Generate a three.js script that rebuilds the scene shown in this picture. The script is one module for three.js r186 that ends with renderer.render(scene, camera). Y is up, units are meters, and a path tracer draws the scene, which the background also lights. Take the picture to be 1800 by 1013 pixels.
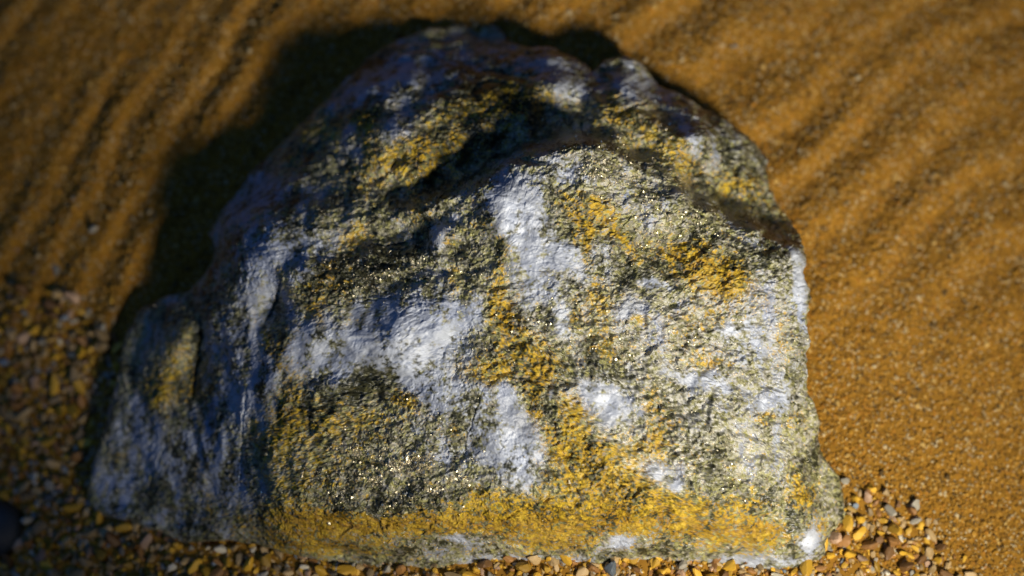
import * as THREE from 'three';
import { RectAreaLightUniformsLib } from 'three/addons/lights/RectAreaLightUniformsLib.js';

// ------------------------------------------------------------------ camera, unseen lamps, exposure
const PITCH = THREE.MathUtils.degToRad(66), DIST = 0.39, FOV = 20, LIFT = 0.030;
const AXR = new THREE.Vector3(1, 0, 0);
const AXU = new THREE.Vector3(0, Math.cos(PITCH), -Math.sin(PITCH));
const AXW = new THREE.Vector3(0, Math.sin(PITCH), Math.cos(PITCH));
const scene = new THREE.Scene();
const camera = new THREE.PerspectiveCamera(FOV, 16 / 9, 0.02, 40);
camera.position.set(0, LIFT, 0).addScaledVector(AXW, DIST);
camera.up.copy(AXU);
camera.lookAt(0, LIFT, 0);
camera.focus = DIST - 0.008;
camera.userData.fStop = 6.3;
scene.add(camera);

// The specimen is lit by one unseen warm spot lamp close on the right and an unseen weak blue panel high on the left for the shaded side; both fittings are built out of frame.
scene.background = new THREE.Color(0x000000);
RectAreaLightUniformsLib.init();
const AIM = new THREE.Vector3(0.056, 0.01, -0.020);
const SPOT_AT = new THREE.Vector3(0.180, 0.272, 0.276);
const SPOT_COLOR = new THREE.Color(1.0, 0.94, 0.83), SPOT_POWER = 0.92;
const PANEL_AT = new THREE.Vector3(-0.45, 1.0, 0.05), PANEL_SIDE = 0.5;
const PANEL_COLOR = new THREE.Color(0.13, 0.36, 1.0), PANEL_POWER = 1.9;
const renderer = new THREE.WebGLRenderer({ antialias: true });
renderer.toneMapping = THREE.LinearToneMapping;
renderer.toneMappingExposure = 1.0;
renderer.shadowMap.enabled = true;

// ------------------------------------------------------------------ small maths
function rng(seed) { let a = seed >>> 0; return () => { a = (a + 0x6d2b79f5) | 0; let t = Math.imul(a ^ (a >>> 15), 1 | a); t = (t + Math.imul(t ^ (t >>> 7), 61 | t)) ^ t; return ((t ^ (t >>> 14)) >>> 0) / 4294967296; }; }
const sstep = (a, b, x) => { const t = Math.min(1, Math.max(0, (x - a) / (b - a))); return t * t * (3 - 2 * t); };
const lerp = (a, b, t) => a + (b - a) * t;
const clamp01 = (x) => (x < 0 ? 0 : x > 1 ? 1 : x);
const PERM = new Uint8Array(512);
{ const r = rng(77), p = [...Array(256).keys()]; for (let i = 255; i > 0; i--) { const j = Math.floor(r() * (i + 1)); [p[i], p[j]] = [p[j], p[i]]; } for (let i = 0; i < 512; i++) PERM[i] = p[i & 255]; }
function gradDot(h, x, y, z) { h &= 15; const u = h < 8 ? x : y, v = h < 4 ? y : h === 12 || h === 14 ? x : z; return ((h & 1) ? -u : u) + ((h & 2) ? -v : v); }
function noise(x, y, z) {   // gradient noise, about -1..1
  const X = Math.floor(x), Y = Math.floor(y), Z = Math.floor(z); x -= X; y -= Y; z -= Z;
  const xi = X & 255, yi = Y & 255, zi = Z & 255;
  const u = x * x * x * (x * (x * 6 - 15) + 10), v = y * y * y * (y * (y * 6 - 15) + 10), w = z * z * z * (z * (z * 6 - 15) + 10);
  const A = PERM[xi] + yi, AA = PERM[A & 255] + zi, AB = PERM[(A + 1) & 255] + zi, B = PERM[xi + 1] + yi, BA = PERM[B & 255] + zi, BB = PERM[(B + 1) & 255] + zi;
  return lerp(lerp(lerp(gradDot(PERM[AA], x, y, z), gradDot(PERM[BA], x - 1, y, z), u), lerp(gradDot(PERM[AB], x, y - 1, z), gradDot(PERM[BB], x - 1, y - 1, z), u), v),
    lerp(lerp(gradDot(PERM[AA + 1], x, y, z - 1), gradDot(PERM[BA + 1], x - 1, y, z - 1), u), lerp(gradDot(PERM[AB + 1], x, y - 1, z - 1), gradDot(PERM[BB + 1], x - 1, y - 1, z - 1), u), v), w);
}
function hash2(i, j, k) { let h = Math.imul(i, 374761393) + Math.imul(j, 668265263) + Math.imul(k, 974634777); h = Math.imul(h ^ (h >>> 13), 1274126177); return ((h ^ (h >>> 16)) >>> 0) / 4294967296; }
const CELL = { d1: 0, d2: 0, id: 0, x: 0, y: 0, tx: 0, ty: 0 };
function cells(x, y) {      // nearest and second nearest scattered point, and a random value of the nearest
  const X = Math.floor(x), Y = Math.floor(y); let d1 = 9, d2 = 9, ca = 0, cb = 0, ox = 0, oy = 0;
  for (let j = -1; j <= 1; j++) for (let i = -1; i <= 1; i++) {
    const a = X + i, b = Y + j, dx = a + hash2(a, b, 1) - x, dy = b + hash2(a, b, 2) - y, d = dx * dx + dy * dy;
    if (d < d1) { d2 = d1; d1 = d; ca = a; cb = b; ox = dx; oy = dy; } else if (d < d2) d2 = d;
  }
  CELL.d1 = Math.sqrt(d1); CELL.d2 = Math.sqrt(d2); CELL.id = hash2(ca, cb, 3); CELL.x = -ox; CELL.y = -oy; CELL.tx = hash2(ca, cb, 4) - 0.5; CELL.ty = hash2(ca, cb, 5) - 0.5; return CELL;
}
const PXTAN = 2 * Math.tan(THREE.MathUtils.degToRad(FOV / 2)) / 1013;      // metres per photo pixel and metre of distance
const worldOf = (u, v, w, out = new THREE.Vector3()) => out.set(u, LIFT + v * AXU.y + w * AXW.y, v * AXU.z + w * AXW.z);

// ------------------------------------------------------------------ the ground: a low mound of rippled sand
function ground(x, z, fine = true) {
  const kl = 0.47, kr = 0.20, a = 0.05, xx = x - 0.012;
  let y = -(xx < 0 ? lerp(0.30, kl, sstep(-0.06, 0.03, z)) : kr) * (Math.sqrt(xx * xx + a * a) - a);
  y += 0.0035 * noise(x * 11 + 3.1, z * 11, 0.5);
  const ang = lerp(0.52, 0.84, sstep(-0.10, 0.10, x)), warp = 0.007 * noise(x * 20, z * 13, 4.2) + 0.0045 * noise(x * 55, z * 32, 8.8) + 0.0012 * noise(x * 190, z * 150, 3.8);
  const s = (x * Math.cos(ang) + z * Math.sin(ang) + warp) / lerp(0.0145, 0.0175, sstep(-0.05, 0.08, x));
  const f = s - Math.floor(s), prof = f < 0.68 ? sstep(0, 0.68, f) : 1 - sstep(0.68, 1, f);
  const fadeGravel = sstep(0.0, -0.035, z - 0.012), str = 0.6 + 0.9 * noise(x * 24 + 9, z * 24, 2.2);
  y += fadeGravel * Math.max(0.15, str) * lerp(0.0030, 0.0042, sstep(-0.06, 0.06, x)) * (prof - 0.5);
  if (fine) y += 0.00040 * noise(x * 300, z * 300, 1.7) + 0.00022 * noise(x * 800, z * 800, 5.1);
  return y;
}
function groundAt(px, py) {   // where the line of sight through a photo pixel meets the ground
  const a = (px - 900) * PXTAN, b = (506.5 - py) * PXTAN;
  const d = new THREE.Vector3().addScaledVector(AXR, a).addScaledVector(AXU, b).addScaledVector(AXW, -1), p = new THREE.Vector3();
  let t = 0.2;
  for (let i = 0; i < 60; i++) { p.copy(camera.position).addScaledVector(d, t); t += (p.y - ground(p.x, p.z, false)) * 0.8; }
  return p;
}
function pixelOf(p) { const q = p.clone().sub(camera.position), w = -q.dot(AXW); return [900 + q.dot(AXR) / w / PXTAN, 506.5 - q.dot(AXU) / w / PXTAN]; }
function inside(poly, x, y) { let c = false; for (let i = 0, j = poly.length - 1; i < poly.length; j = i++) { const [xi, yi] = poly[i], [xj, yj] = poly[j]; if (yi > y !== yj > y && x < ((xj - xi) * (y - yi)) / (yj - yi) + xi) c = !c; } return c; }

const sandMat = new THREE.MeshPhysicalMaterial({ vertexColors: true, roughness: 0.95, specularIntensity: 0.25 });
{
  const N = 620, M = 560, pos = [], col = [], idx = [];
  const spread = (t) => { const s = Math.sign(t), a = Math.abs(t); return s * (a < 0.8 ? a / 0.8 * 0.2 : 0.2 + Math.pow((a - 0.8) / 0.2, 3) * 1.4); };
  for (let j = 0; j <= M; j++) for (let i = 0; i <= N; i++) {
    const x = spread((i / N) * 2 - 1), z = spread((j / M) * 2 - 1) - 0.06, y = ground(x, z);
    pos.push(x, y, z);
    const n = 0.5 + 0.5 * noise(x * 500, z * 500, 3.3), m = 0.5 + 0.5 * noise(x * 40, z * 40, 6.1);
    col.push(lerp(0.19, 0.31, n) * lerp(0.9, 1.08, m), lerp(0.092, 0.150, n) * lerp(0.9, 1.08, m), lerp(0.010, 0.018, n));
    if (i && j) { const a = j * (N + 1) + i, b = a - 1, c = a - N - 1, d = c - 1; idx.push(d, b, c, c, b, a); }
  }
  const g = new THREE.BufferGeometry();
  g.setAttribute('position', new THREE.Float32BufferAttribute(pos, 3));
  g.setAttribute('color', new THREE.Float32BufferAttribute(col, 3));
  g.setIndex(idx); g.computeVertexNormals();
  const m = new THREE.Mesh(g, sandMat); m.name = 'sand_ground'; m.receiveShadow = m.castShadow = true;
  m.userData = { kind: 'structure', label: 'rippled ochre-brown sand around and under the rock', category: 'sand' };
  scene.add(m);
}

// ------------------------------------------------------------------ the rock, modelled in its own frame: u across, v up its broad face, w out of that face
// heights of the broken surface, read off the photograph: [px, py, millimetres]
const RELIEF = [
  // broad front face
  [1400, 462, -2], [1411, 520, 0], [1412, 600, 0], [1402, 690, 0], [1425, 760, -7], [1450, 850, -10], [1480, 890, -14], [1482, 945, -14], [1380, 800, 5], [1390, 720, 3],
  [1300, 470, 2], [1300, 520, 6], [1300, 600, 8], [1300, 700, 10], [1300, 800, 11], [1300, 880, 11], [1200, 430, 3], [1200, 500, 8], [1200, 600, 10], [1200, 700, 12], [1200, 800, 13], [1200, 880, 13],
  [1400, 880, 4], [1415, 930, 2], [1440, 972, -5], [1400, 1000, -7], [1100, 300, 3], [1100, 400, 7], [1100, 480, 7], [1110, 510, 10], [1100, 600, 12], [1100, 700, 14], [1100, 800, 15], [1100, 880, 15],
  [1000, 300, 6], [1000, 400, 9], [1000, 500, 11], [1000, 600, 13], [1000, 700, 15], [1000, 800, 16], [1000, 880, 16], [900, 310, 4], [900, 400, 8], [900, 500, 10], [900, 600, 12], [900, 700, 14], [900, 800, 15], [900, 880, 15],
  [800, 360, -1], [795, 430, 2], [800, 500, 6], [800, 560, 9], [812, 620, 8], [800, 700, 12], [800, 800, 13], [800, 890, 13], [700, 500, 1], [700, 800, 10], [700, 895, 10], [600, 700, 3], [600, 800, 5], [600, 890, 6],
  [600, 500, -4], [600, 470, -5], [640, 520, -1], [600, 600, 3], [500, 600, -6], [500, 700, -4], [500, 800, -1], [500, 890, 0],
  // quartz swelling with its hollow under it
  [690, 600, 11], [640, 600, 7], [740, 610, 11], [770, 585, 10], [792, 590, 6], [740, 665, 10], [775, 690, 11], [645, 685, 1], [610, 660, 2], [690, 690, 4], [580, 620, -1], [560, 590, 0],
  // small ledges left of the ridge
  [640, 424, -11], [700, 414, -11], [745, 424, -8], [650, 440, -5], [700, 440, -4], [750, 448, -1], [670, 480, 0], [770, 410, 3], [748, 395, -3], [775, 386, -2], [820, 446, 3], [800, 436, 0], [560, 446, -10], [520, 446, -12], [540, 462, -6], [600, 452, -9],
  [500, 400, -16], [560, 390, -13], [620, 390, -12], [680, 380, -9],
  // turning away to the left
  [430, 400, -26], [400, 400, -36], [430, 480, -18], [505, 500, -8], [486, 520, -15], [470, 560, -16], [460, 500, -13], [510, 560, -7], [430, 600, -16], [430, 700, -14], [440, 800, -12], [440, 890, -12], [380, 650, -24], [380, 750, -22], [380, 850, -21], [370, 920, -22],
  [372, 440, -45], [388, 500, -29], [375, 560, -27], [352, 590, -36], [345, 640, -36], [332, 700, -34], [310, 760, -32], [300, 830, -32], [300, 900, -33],
  // slab low on the left
  [340, 520, -40], [310, 600, -34], [280, 680, -35], [260, 760, -38], [250, 860, -40], [225, 690, -46], [200, 800, -44], [170, 850, -46], [162, 890, -46], [245, 570, -51], [295, 530, -51], [215, 630, -51], [230, 905, -39],
  // main ridge
  [720, 376, -4], [780, 350, -2], [840, 321, 2], [900, 290, 3], [960, 268, 4], [1000, 254, 4], [1050, 256, 3], [1110, 289, 2], [1200, 341, 1], [1250, 373, 0], [1330, 406, -3], [1395, 440, -4],
  [708, 346, -16], [768, 319, -19], [828, 290, -20], [888, 262, -20], [950, 240, -19], [1000, 230, -18], [1060, 232, -17], [1130, 268, -17], [1215, 322, -18], [1272, 352, -25], [1340, 386, -24], [1402, 418, -17],
  // upper step behind the ridge
  [600, 345, -21], [650, 305, -20], [860, 238, -15], [800, 262, -14], [740, 298, -13], [925, 212, -19], [690, 330, -17], [1010, 205, -22], [1060, 205, -15], [560, 330, -27], [500, 330, -31], [460, 330, -42], [600, 265, -30], [690, 235, -19], [760, 235, -18], [830, 205, -19], [900, 190, -21], [960, 205, -25], [1100, 212, -16], [1150, 232, -15], [1215, 262, -13], [1212, 240, -13], [1240, 240, -17], [1195, 225, -20], [1225, 212, -24], [1300, 322, -24], [1340, 345, -29], [1310, 265, -34], [1365, 392, -25],
  // top, falling away to the back
  [540, 230, -46], [485, 270, -52], [425, 345, -52], [600, 172, -48], [650, 152, -34], [700, 152, -33], [800, 132, -36], [880, 122, -38], [700, 80, -58], [830, 52, -64], [878, 58, -64], [640, 112, -60],
  [980, 152, -22], [1030, 178, -23], [985, 112, -34], [1000, 97, -44], [1032, 122, -38], [1052, 142, -33], [1100, 152, -27], [1110, 110, -43], [1158, 158, -42], [1170, 192, -30], [1250, 202, -38], [1342, 282, -38], [1352, 330, -33],
  // under edge, falling back to the gravel
  [500, 945, -8], [600, 950, -4], [700, 962, -2], [800, 970, -2], [830, 942, 5], [900, 975, -2], [1000, 985, -3], [1050, 952, 6], [1100, 985, -2], [1200, 985, -2], [1300, 990, -4], [900, 1010, -12], [1200, 1010, -13], [700, 1000, -12], [600, 975, -12], [450, 945, -15], [400, 942, -20], [300, 935, -34], [1430, 1010, -14],
];
const OUTLINE = [[150, 880], [158, 830], [165, 800], [185, 740], [205, 670], [213, 605], [240, 548], [290, 521], [330, 512], [355, 485], [371, 460], [377, 436], [362, 410], [385, 376], [410, 345], [430, 318], [440, 298], [455, 284], [480, 262], [505, 238], [530, 215], [562, 188], [600, 142], [640, 105], [700, 66], [760, 49], [830, 38], [878, 44], [893, 72], [930, 82], [962, 79], [1000, 92], [1030, 110], [1045, 122], [1062, 106], [1100, 97], [1130, 110], [1160, 148], [1200, 165], [1250, 195], [1290, 220], [1330, 250], [1350, 280], [1356, 330], [1385, 380], [1408, 412], [1420, 448], [1416, 480], [1430, 520], [1423, 560], [1427, 600], [1421, 640], [1422, 690], [1436, 712], [1445, 750], [1440, 772], [1457, 812], [1480, 842], [1488, 880], [1496, 940], [1482, 966], [1452, 985], [1440, 1040], [1200, 1045], [900, 1040], [700, 1022], [600, 992], [460, 965], [400, 952], [320, 957], [262, 932], [222, 917], [166, 908]];

function solveRBF(pts, c) {   // pts [x, y, value]; kernel sqrt(r2 + c2), with a constant
  const n = pts.length, A = [];
  for (let i = 0; i <= n; i++) { const r = new Float64Array(n + 2); for (let j = 0; j < n; j++) r[j] = i < n ? Math.sqrt((pts[i][0] - pts[j][0]) ** 2 + (pts[i][1] - pts[j][1]) ** 2 + c * c) : 1; r[n] = i < n ? 1 : 0; r[n + 1] = i < n ? pts[i][2] : 0; A.push(r); }
  const m = n + 1;
  for (let k = 0; k < m; k++) {
    let p = k; for (let i = k + 1; i < m; i++) if (Math.abs(A[i][k]) > Math.abs(A[p][k])) p = i;
    [A[k], A[p]] = [A[p], A[k]];
    for (let i = k + 1; i < m; i++) { const f = A[i][k] / A[k][k]; if (f) for (let j = k; j <= m; j++) A[i][j] -= f * A[k][j]; }
  }
  const s = new Float64Array(m);
  for (let i = m - 1; i >= 0; i--) { let v = A[i][m]; for (let j = i + 1; j < m; j++) v -= A[i][j] * s[j]; s[i] = v / A[i][i]; }
  return (x, y) => { let v = s[n]; for (let i = 0; i < n; i++) { const dx = x - pts[i][0], dy = y - pts[i][1]; v += s[i] * Math.sqrt(dx * dx + dy * dy + c * c); } return v; };
}
const wOfPixel = solveRBF(RELIEF.map(([x, y, w]) => [x, y, w / 1000]), 6);
function toUV(px, py) { const w = wOfPixel(px, py), k = PXTAN * (DIST - w); return [(px - 900) * k, (506.5 - py) * k, w, k]; }
const wOfUV = solveRBF(RELIEF.map(([x, y, w]) => { const k = PXTAN * (DIST - w / 1000); return [(x - 900) * k, (506.5 - y) * k, w / 1000]; }), 0.0009);
const outlineUV = OUTLINE.map(([x, y]) => toUV(x, y));

// minerals and painted shade: [px, py, radius across, radius down, turn in degrees, strength, part number]
const QUARTZ = [
  [900, 350, 46, 48, 0, 1, 1], [925, 395, 48, 46, 20, 1.1, 1], [985, 440, 24, 34, -20, .95, 1], [925, 455, 34, 52, 0, .75, 1], [930, 520, 34, 36, 0, .6, 1], [985, 565, 18, 36, -10, .7, 1], [1000, 295, 42, 30, -25, .7, 1], [880, 410, 30, 14, 0, .8, 1],
  [768, 410, 34, 26, 0, .85, 2], [780, 528, 26, 50, -12, .75, 3], [836, 545, 26, 20, -35, 1, 3],
  [650, 595, 66, 46, 0, 1.1, 4], [720, 595, 46, 46, 0, 1.0, 4], [700, 640, 70, 30, 10, .7, 4], [745, 662, 48, 30, 20, .9, 4], [772, 690, 36, 20, 15, 1, 4], [640, 545, 50, 20, -10, .5, 4], [775, 590, 22, 26, 0, .5, 4],
  [542, 482, 28, 20, -10, .85, 5], [510, 560, 34, 40, 0, .45, 5], [545, 600, 26, 46, 15, .6, 5],
  [905, 800, 48, 44, 0, 1.3, 6], [895, 745, 48, 36, 10, .8, 6], [890, 700, 30, 24, 0, .75, 6], [840, 700, 12, 36, 5, .4, 6], [920, 850, 26, 18, 0, .7, 6],
  [1056, 695, 34, 22, 20, 1.15, 7], [1082, 722, 26, 24, 0, 1, 7], [1035, 745, 22, 24, 0, .55, 7], [966, 694, 9, 30, 0, .75, 7],
  [1160, 828, 20, 34, -5, .95, 8], [1195, 858, 26, 18, 20, .7, 8], [1142, 760, 12, 14, 0, .45, 8], [790, 720, 20, 18, 0, .6, 6],
  [1402, 450, 20, 16, -30, 1.2, 9], [1408, 492, 14, 36, 8, 1.2, 9], [1335, 478, 30, 32, 0, .55, 9], [1412, 555, 14, 40, 0, .5, 9], [1412, 640, 12, 40, 0, .4, 9], [1385, 690, 18, 30, 25, .7, 9], [1372, 740, 16, 50, 10, .6, 9],
  [1292, 575, 40, 9, -18, 1.05, 10], [1268, 585, 10, 18, 0, .8, 10], [1335, 610, 40, 26, 0, .45, 10], [1345, 708, 22, 10, -10, 1.1, 10],
  [1130, 495, 14, 8, 0, .95, 11], [1155, 503, 18, 7, 5, 1, 11], [1095, 545, 22, 16, -25, .7, 11], [1200, 660, 50, 9, 14, .75, 11], [1260, 680, 50, 14, 14, .55, 11], [1120, 605, 12, 24, 0, .6, 11],
  [1418, 948, 24, 20, 0, 1.25, 12], [1395, 914, 13, 9, 0, .95, 12], [1430, 905, 20, 30, 0, .4, 12], [1350, 915, 26, 16, 0, .4, 12],
  [688, 236, 34, 28, 0, .85, 13], [708, 203, 24, 20, 0, .65, 13], [625, 230, 18, 11, 35, .7, 13], [622, 268, 22, 15, 40, .75, 13],
  [1214, 238, 13, 38, -12, 1.25, 14], [1240, 225, 30, 46, -20, .5, 14], [1228, 285, 12, 22, 0, .5, 14],
  [1005, 160, 42, 40, -30, .6, 15], [975, 115, 50, 26, 10, .42, 15], [1105, 150, 55, 36, 20, .45, 16], [1335, 425, 18, 9, 0, .9, 16], [1350, 395, 24, 30, -40, .4, 16], [1345, 290, 8, 40, 0, .5, 16],
  [490, 348, 66, 20, 4, .6, 17], [410, 375, 26, 40, 30, .4, 17], [450, 490, 40, 46, 0, .5, 18], [420, 585, 30, 18, 0, .5, 18], [475, 655, 34, 26, 0, .45, 18], [370, 610, 14, 40, 0, .5, 18], [512, 408, 22, 24, 0, .55, 18],
  [425, 880, 50, 40, 0, .5, 19], [400, 825, 40, 40, 0, .42, 19], [370, 930, 90, 16, 10, .45, 19], [470, 740, 24, 30, 0, .4, 19],
  [820, 950, 80, 14, -3, .85, 20], [740, 968, 50, 8, 0, .6, 20], [1075, 955, 70, 17, -10, .85, 21], [930, 985, 120, 10, 0, .8, 21], [1290, 992, 110, 16, 0, .8, 21], [1400, 985, 50, 26, 0, .5, 21], [1150, 930, 20, 10, 0, .4, 21],
  [280, 790, 16, 40, 10, .4, 22], [240, 740, 14, 36, 10, .35, 22], [300, 840, 30, 60, 8, .3, 22], [195, 760, 8, 14, 0, .6, 22], [283, 824, 9, 9, 0, .8, 22], [870, 100, 120, 30, 0, .2, 22], [660, 160, 60, 40, 0, .3, 22], [740, 130, 60, 50, 0, .25, 22],
];
QUARTZ.push([560, 430, 60, 30, 0, .7, 23], [470, 430, 60, 40, 0, .7, 23], [600, 640, 60, 30, 20, .7, 23], [520, 640, 60, 50, 0, .7, 23], [450, 560, 60, 60, 0, .7, 23], [400, 690, 50, 70, 0, .7, 23], [470, 700, 40, 60, 0, .7, 23], [340, 800, 50, 80, 0, .7, 23], [800, 620, 60, 60, 0, .5, 24], [830, 740, 60, 60, 0, .5, 24], [780, 780, 60, 30, 0, .5, 24], [960, 480, 70, 60, 0, .5, 24], [1040, 470, 40, 60, 0, .5, 24], [1000, 620, 40, 60, 0, .5, 24], [1120, 640, 60, 60, 0, .35, 25], [1200, 540, 80, 40, 0, .2, 25], [1330, 540, 70, 60, 0, .38, 25], [1300, 650, 90, 60, 0, .25, 25], [1230, 720, 80, 40, 0, .2, 25], [1370, 640, 50, 90, 0, .35, 25], [1130, 740, 50, 60, 0, .35, 25], [560, 330, 120, 24, 0, .35, 26], [640, 170, 80, 40, -20, .65, 26], [760, 120, 110, 50, 0, .65, 26], [960, 110, 70, 40, 10, .5, 26], [1130, 160, 70, 40, 20, .5, 26], [1290, 270, 50, 40, 30, .4, 26], [440, 330, 50, 50, 0, .5, 26], [250, 760, 60, 120, 8, .6, 27], [200, 860, 40, 60, 0, .6, 27], [300, 560, 40, 40, 0, .4, 27], [380, 860, 70, 80, 0, .4, 27], [700, 555, 70, 30, 0, .45, 24], [1170, 350, 60, 30, 0, .3, 25]);
const OCHRE = [
  [560, 230, 46, 34, -20, .75, 1], [640, 205, 36, 24, 0, .85, 1], [645, 245, 18, 40, 0, .7, 1], [515, 280, 30, 20, 0, .5, 1], [830, 200, 110, 46, -10, .7, 1], [760, 265, 80, 30, -10, .7, 1], [900, 165, 50, 36, 0, .65, 1], [700, 300, 90, 30, 0, .55, 1],
  [1100, 205, 80, 40, 10, .8, 2], [1080, 165, 14, 14, 0, .8, 2], [1205, 300, 36, 40, 0, .7, 2], [1310, 330, 45, 34, 20, .7, 2], [1375, 385, 34, 40, 40, .5, 2], [1160, 260, 60, 20, 15, .5, 2],
  [600, 345, 50, 26, 0, .5, 3], [625, 415, 24, 26, 0, .75, 3], [590, 480, 24, 34, 0, .8, 3], [555, 530, 22, 40, 0, .75, 3], [640, 560, 36, 18, 0, .55, 3], [520, 505, 14, 14, 0, .5, 3], [490, 485, 9, 26, 0, .6, 3], [735, 385, 20, 20, 0, .6, 3], [790, 420, 14, 16, 0, .7, 3],
  [480, 595, 52, 44, 20, .75, 4], [505, 690, 34, 70, 10, .65, 4], [300, 620, 34, 60, 15, .55, 4], [280, 690, 44, 36, 0, .9, 4], [340, 660, 20, 40, 0, .45, 4], [200, 805, 24, 16, 0, .6, 4], [345, 820, 20, 50, 0, .5, 4], [370, 900, 20, 40, 0, .45, 4], [440, 740, 20, 20, 0, .4, 4], [415, 905, 20, 20, 0, .5, 4],
  [480, 770, 50, 50, 0, .6, 5], [550, 740, 60, 40, 0, .5, 5], [630, 745, 80, 30, 0, .5, 5], [712, 702, 34, 16, 10, .95, 5], [520, 860, 60, 50, 0, .5, 5], [600, 820, 70, 40, 0, .4, 5],
  [520, 920, 70, 36, 0, .78, 6], [620, 925, 110, 26, 0, .78, 6], [740, 920, 140, 22, 0, .78, 6], [880, 905, 130, 30, -5, .78, 6], [1010, 905, 140, 36, -5, .78, 6], [1130, 900, 120, 30, 0, .78, 6], [1230, 930, 120, 34, 5, .78, 6], [1330, 940, 60, 30, 5, .78, 6], [980, 950, 80, 26, 0, .78, 6], [560, 965, 120, 20, 0, .78, 6], [850, 880, 80, 16, 0, .6, 6],
  [890, 560, 34, 60, 0, .75, 7], [930, 620, 50, 40, 0, .65, 7], [880, 470, 14, 60, 0, .7, 7], [800, 490, 12, 30, 0, .7, 7], [850, 400, 30, 20, 0, .5, 7], [1020, 390, 40, 26, 20, .75, 7], [1000, 350, 30, 16, 0, .5, 7], [1050, 360, 24, 14, 30, .8, 7], [1085, 410, 14, 46, -30, .9, 7], [1030, 430, 16, 36, 0, .7, 7], [1050, 530, 34, 40, 0, .6, 7],
  [1060, 610, 40, 24, 0, .7, 8], [1010, 560, 14, 16, 0, .8, 8], [850, 650, 60, 24, 0, .65, 8], [960, 655, 50, 30, 0, .6, 8], [1010, 720, 24, 26, 0, 1, 8], [940, 710, 20, 36, 0, .75, 8], [980, 770, 50, 34, 0, .75, 8], [1040, 800, 60, 40, 0, .9, 8], [1010, 845, 60, 20, 0, .7, 8], [1100, 850, 50, 26, 0, .8, 8], [1165, 760, 26, 50, 0, .85, 8], [1130, 790, 30, 30, 0, .55, 8], [870, 720, 12, 14, 0, .5, 8], [800, 760, 30, 20, 0, .6, 8], [1145, 700, 18, 30, 0, .5, 8],
  [1215, 440, 50, 26, -10, .75, 9], [1250, 480, 60, 34, 10, .95, 9], [1280, 505, 34, 34, 0, .95, 9], [1150, 450, 40, 20, 0, .45, 9], [1230, 560, 50, 20, 0, .5, 9], [1110, 565, 30, 10, 0, .6, 9], [1250, 640, 30, 14, 20, .8, 9], [1220, 600, 60, 30, 0, .4, 9],
  [1375, 600, 22, 46, 0, .7, 10], [1350, 530, 30, 20, 0, .4, 10], [1350, 735, 20, 14, 0, .8, 10], [1240, 800, 30, 20, 0, .4, 10], [1395, 850, 14, 24, 0, .8, 10], [1415, 875, 30, 26, 0, 1, 10], [1320, 880, 30, 16, 0, .65, 10], [1250, 890, 60, 14, 10, .6, 10], [1445, 928, 20, 12, 20, .8, 10], [1290, 330, 20, 10, 0, .5, 10], [1400, 740, 26, 12, 0, .5, 10],
];
const PALE = [   // pale, sugary, speckled ground mass
  [1300, 540, 120, 60, 0, .8], [1250, 640, 130, 70, 0, .75], [1300, 740, 120, 60, 0, .65], [1380, 560, 50, 120, 0, .8], [1180, 560, 80, 60, 0, .6], [1120, 690, 80, 60, 0, .55], [1200, 750, 80, 60, 0, .45], [1130, 330, 60, 40, 0, .35], [1170, 390, 70, 40, 0, .4], [960, 520, 70, 60, 0, .45], [1000, 600, 50, 50, 0, .4],
  [850, 590, 40, 20, 0, .5], [850, 720, 60, 50, 0, .4], [930, 480, 60, 60, 0, .4], [1130, 780, 60, 60, 0, .45], [700, 790, 80, 40, 0, .25], [1040, 290, 60, 40, 0, .3], [430, 830, 60, 60, 0, .25], [1280, 820, 120, 50, 0, .4], [1450, 900, 30, 50, 0, .35], [520, 420, 60, 60, 0, .25],
];
const DARK_AND_SHADE = [  // dark olive mineral, plus shade painted into the ridge hollow, ledges and clefts
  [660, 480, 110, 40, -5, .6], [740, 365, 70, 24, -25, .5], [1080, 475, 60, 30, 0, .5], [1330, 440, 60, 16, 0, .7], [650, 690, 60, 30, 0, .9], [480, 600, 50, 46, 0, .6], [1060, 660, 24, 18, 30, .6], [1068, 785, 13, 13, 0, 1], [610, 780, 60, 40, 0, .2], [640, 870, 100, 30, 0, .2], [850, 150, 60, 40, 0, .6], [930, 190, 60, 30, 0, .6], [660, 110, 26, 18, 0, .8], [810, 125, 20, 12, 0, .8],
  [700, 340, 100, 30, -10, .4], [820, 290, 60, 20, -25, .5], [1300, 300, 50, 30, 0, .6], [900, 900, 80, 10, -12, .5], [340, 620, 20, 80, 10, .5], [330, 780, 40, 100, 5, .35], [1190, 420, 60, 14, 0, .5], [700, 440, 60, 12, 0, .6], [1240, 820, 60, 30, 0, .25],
];
const PYRITE = [
  [680, 810, 110, 46, 10, 1], [760, 830, 60, 40, 0, .9], [640, 860, 90, 30, 0, .6], [650, 480, 110, 40, 0, .55], [1150, 350, 100, 50, 20, .7], [1060, 290, 50, 40, 0, .7], [1260, 760, 130, 70, 0, .5], [930, 580, 60, 60, 0, .5], [1150, 240, 50, 26, 0, .6], [1080, 590, 50, 60, 0, .6], [1300, 860, 90, 30, 0, .6], [560, 330, 100, 40, 0, .3], [420, 840, 40, 30, 0, .4], [380, 650, 30, 20, 0, .4], [860, 210, 60, 30, 0, .3], [830, 600, 50, 20, 0, .7], [980, 830, 60, 30, 0, .4], [1250, 600, 150, 60, 0, .35], [560, 820, 60, 60, 0, .3], [1180, 420, 100, 30, 0, .4], [800, 440, 60, 40, 0, .35],
];

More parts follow.
